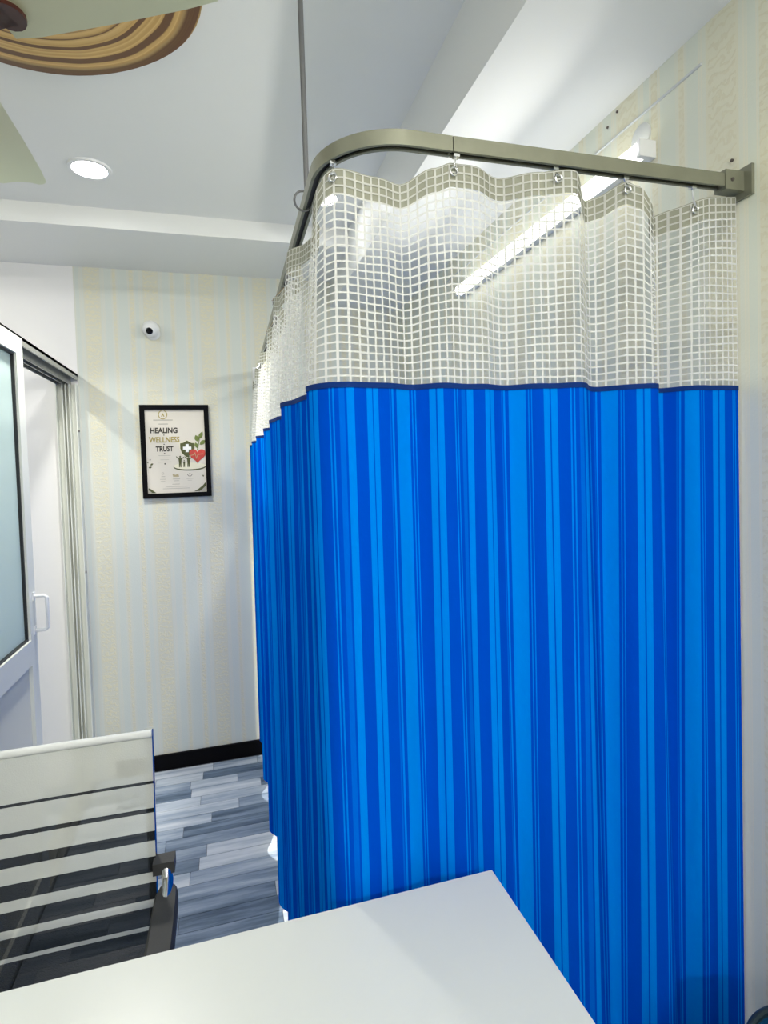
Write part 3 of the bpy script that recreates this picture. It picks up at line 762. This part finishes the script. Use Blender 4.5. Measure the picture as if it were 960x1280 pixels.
# ------------------------------------------------------------------ downlights
def downlight(x, y, z, label, power=LAMP_W, spread=180):
    t = thing('downlight', label, 'downlight', (x, y, z))
    bm = bmesh.new(); lathe(bm, [(0.072, 0), (0.070, -0.006), (0.058, -0.007), (0.056, -0.002)], (x, y, z), 'Z', 32); obj('trim_ring', bm, M['trim'], t, True)
    bm = bmesh.new(); lathe(bm, [(0.057, -0.002), (0.050, -0.004), (0.0, -0.005)], (x, y, z), 'Z', 28); obj('diffuser', bm, M['glow'], t, True)
    lamp('downlight_lamp', (0, 0, -0.012), 0.11, power, parent=t).data.spread = math.radians(spread)
    return t
downlight(-0.416, 2.19, ZC1, 'lit round white downlight on open ceiling, left of the suspension rod', 5.2, 110)
downlight(0.422, 2.228, ZC1, 'lit round downlight glimpsed between curtain rail bend and white net', 7.0, 66)
for x, y, lb, pw in ((-1.40, 2.0, 'added unseen downlight on the ceiling beyond the sliding door', 7.0), (-1.40, 0.5, 'added unseen downlight between fan and left wall', LAMP_W), (-1.40, -0.9, 'added unseen downlight in the front left corner', LAMP_W),
                 (-0.4, -0.6, 'added unseen downlight behind the desk, left of its neighbour', LAMP_W), (0.3, -0.6, 'added unseen downlight behind the desk, beside the ceiling step', LAMP_W)):
    downlight(x, y, ZC1, lb, pw)  # all out of view, added to raise the room's brightness

# ------------------------------------------------------------------ batten tube lights
def batten(c, ln, axis, nrm, label, power=TUBE_W, spread=180, tilt=0.0):
    """A wall batten of length ln along an axis; nrm points into the room."""
    t = thing('tube_light', label, 'tube light', c)
    c = Vector(c); a = Vector(axis); n = Vector(nrm); u = Vector((0, 0, 1))
    def bx(bm, l0, l1, d0, d1, z0, z1):
        p = c + a * l0 + n * d0 + u * z0; q = c + a * l1 + n * d1 + u * z1
        box(bm, [min(p[i], q[i]) for i in range(3)], [max(p[i], q[i]) for i in range(3)])
    h = ln / 2
    bm = bmesh.new(); bx(bm, -h + 0.01, h - 0.01, 0, 0.022, -0.018, 0.018); obj('tube_base', bm, M['plastic'], t)
    for s in (-1, 1):
        bm = bmesh.new(); bx(bm, s * (h - 0.012), s * h, 0, 0.044, -0.019, 0.019); bevel(bm, 0.003); obj('end_cap', bm, M['plastic'], t)
    bm = bmesh.new(); tube(bm, [c + a * (-h + 0.011) + n * 0.034, c + a * (h - 0.011) + n * 0.034], 0.017, 14); obj('glowing_tube', bm, M['tube_glow'], t, True)
    l = lamp('tube_lamp', n * 0.052, ln - 0.05, power, size_y=0.025, parent=t)
    l.data.spread = math.radians(spread)
    d = (n - Vector((0, 0, tilt))).normalized()
    l.rotation_euler = Matrix((a, a.cross(d), -d)).transposed().to_euler()
batten((RW, 1.572, 2.203), 1.03, (0, 1, 0), (-1, 0, 0), 'glowing white batten tube on right wallpaper, seen through the net', 2.3, 150, 0.35)
batten((RW, -0.75, 2.15), 1.2, (0, 1, 0), (-1, 0, 0), 'added unseen fill batten on the right wallpaper behind the desk', 6.5)  # out of view, added to lift the main ceiling but not the step
batten((0.32, BW, 2.25), 1.2, (1, 0, 0), (0, 1, 0), 'added unseen fill batten on the white wall behind the desk')  # out of view, added as fill for ceiling and curtain

# ------------------------------------------------------------------ small wall things
bm = bmesh.new(); tube(bm, [(RW - 0.001, 0.93, 2.304), (RW - 0.001, 2.3, 2.304)], 0.003, 8)
tag(obj('cable_conduit', bm, M['roll'], None, True), 'thin white cable conduit along the right wall below the ceiling', 'conduit')
bm = bmesh.new(); lathe(bm, [(0.030, 0), (0.030, -0.004), (0.026, -0.006), (0, -0.007)], (RW, 1.10, 2.253), 'X', 28)
tag(obj('cover_plate', bm, M['roll'], None, True), 'round pale cover plate on right wall just above the tube end', 'cover plate')
for y, z, lb in ((0.862, 2.074, 'small dark nail in right wallpaper above the rail end'), (1.181, 2.362, 'dark nail nearer the lens under right ceiling edge'), (1.217, 2.345, 'dark nail farther back under right ceiling edge')):
    bm = bmesh.new(); lathe(bm, [(0.003, 0), (0.003, -0.003), (0, -0.004)], (RW, y, z), 'X', 10)
    tag(obj('nail', bm, M['nail'], None), lb, 'nail', 'nails in the right wall')

# ------------------------------------------------------------------ waste bin
bx_, by_ = 0.82, 0.56
t = thing('waste_bin', 'dark blue round bin with black rim at the lower right corner', 'bin', (bx_, by_, 0))
bm = bmesh.new(); lathe(bm, [(0.0, 0.0), (0.09, 0.0), (0.117, 0.59), (0.112, 0.59), (0.086, 0.01), (0.0, 0.01)], (bx_, by_, 0), 'Z', 40); obj('bin_body', bm, M['bin'], t, True)
bm = bmesh.new(); tube(bm, [(bx_ + 0.117 * math.cos(a), by_ + 0.117 * math.sin(a), 0.595) for a in [2 * PI * k / 48 for k in range(48)]], 0.006, 10, True); obj('bin_rim', bm, M['bin_rim'], t, True)
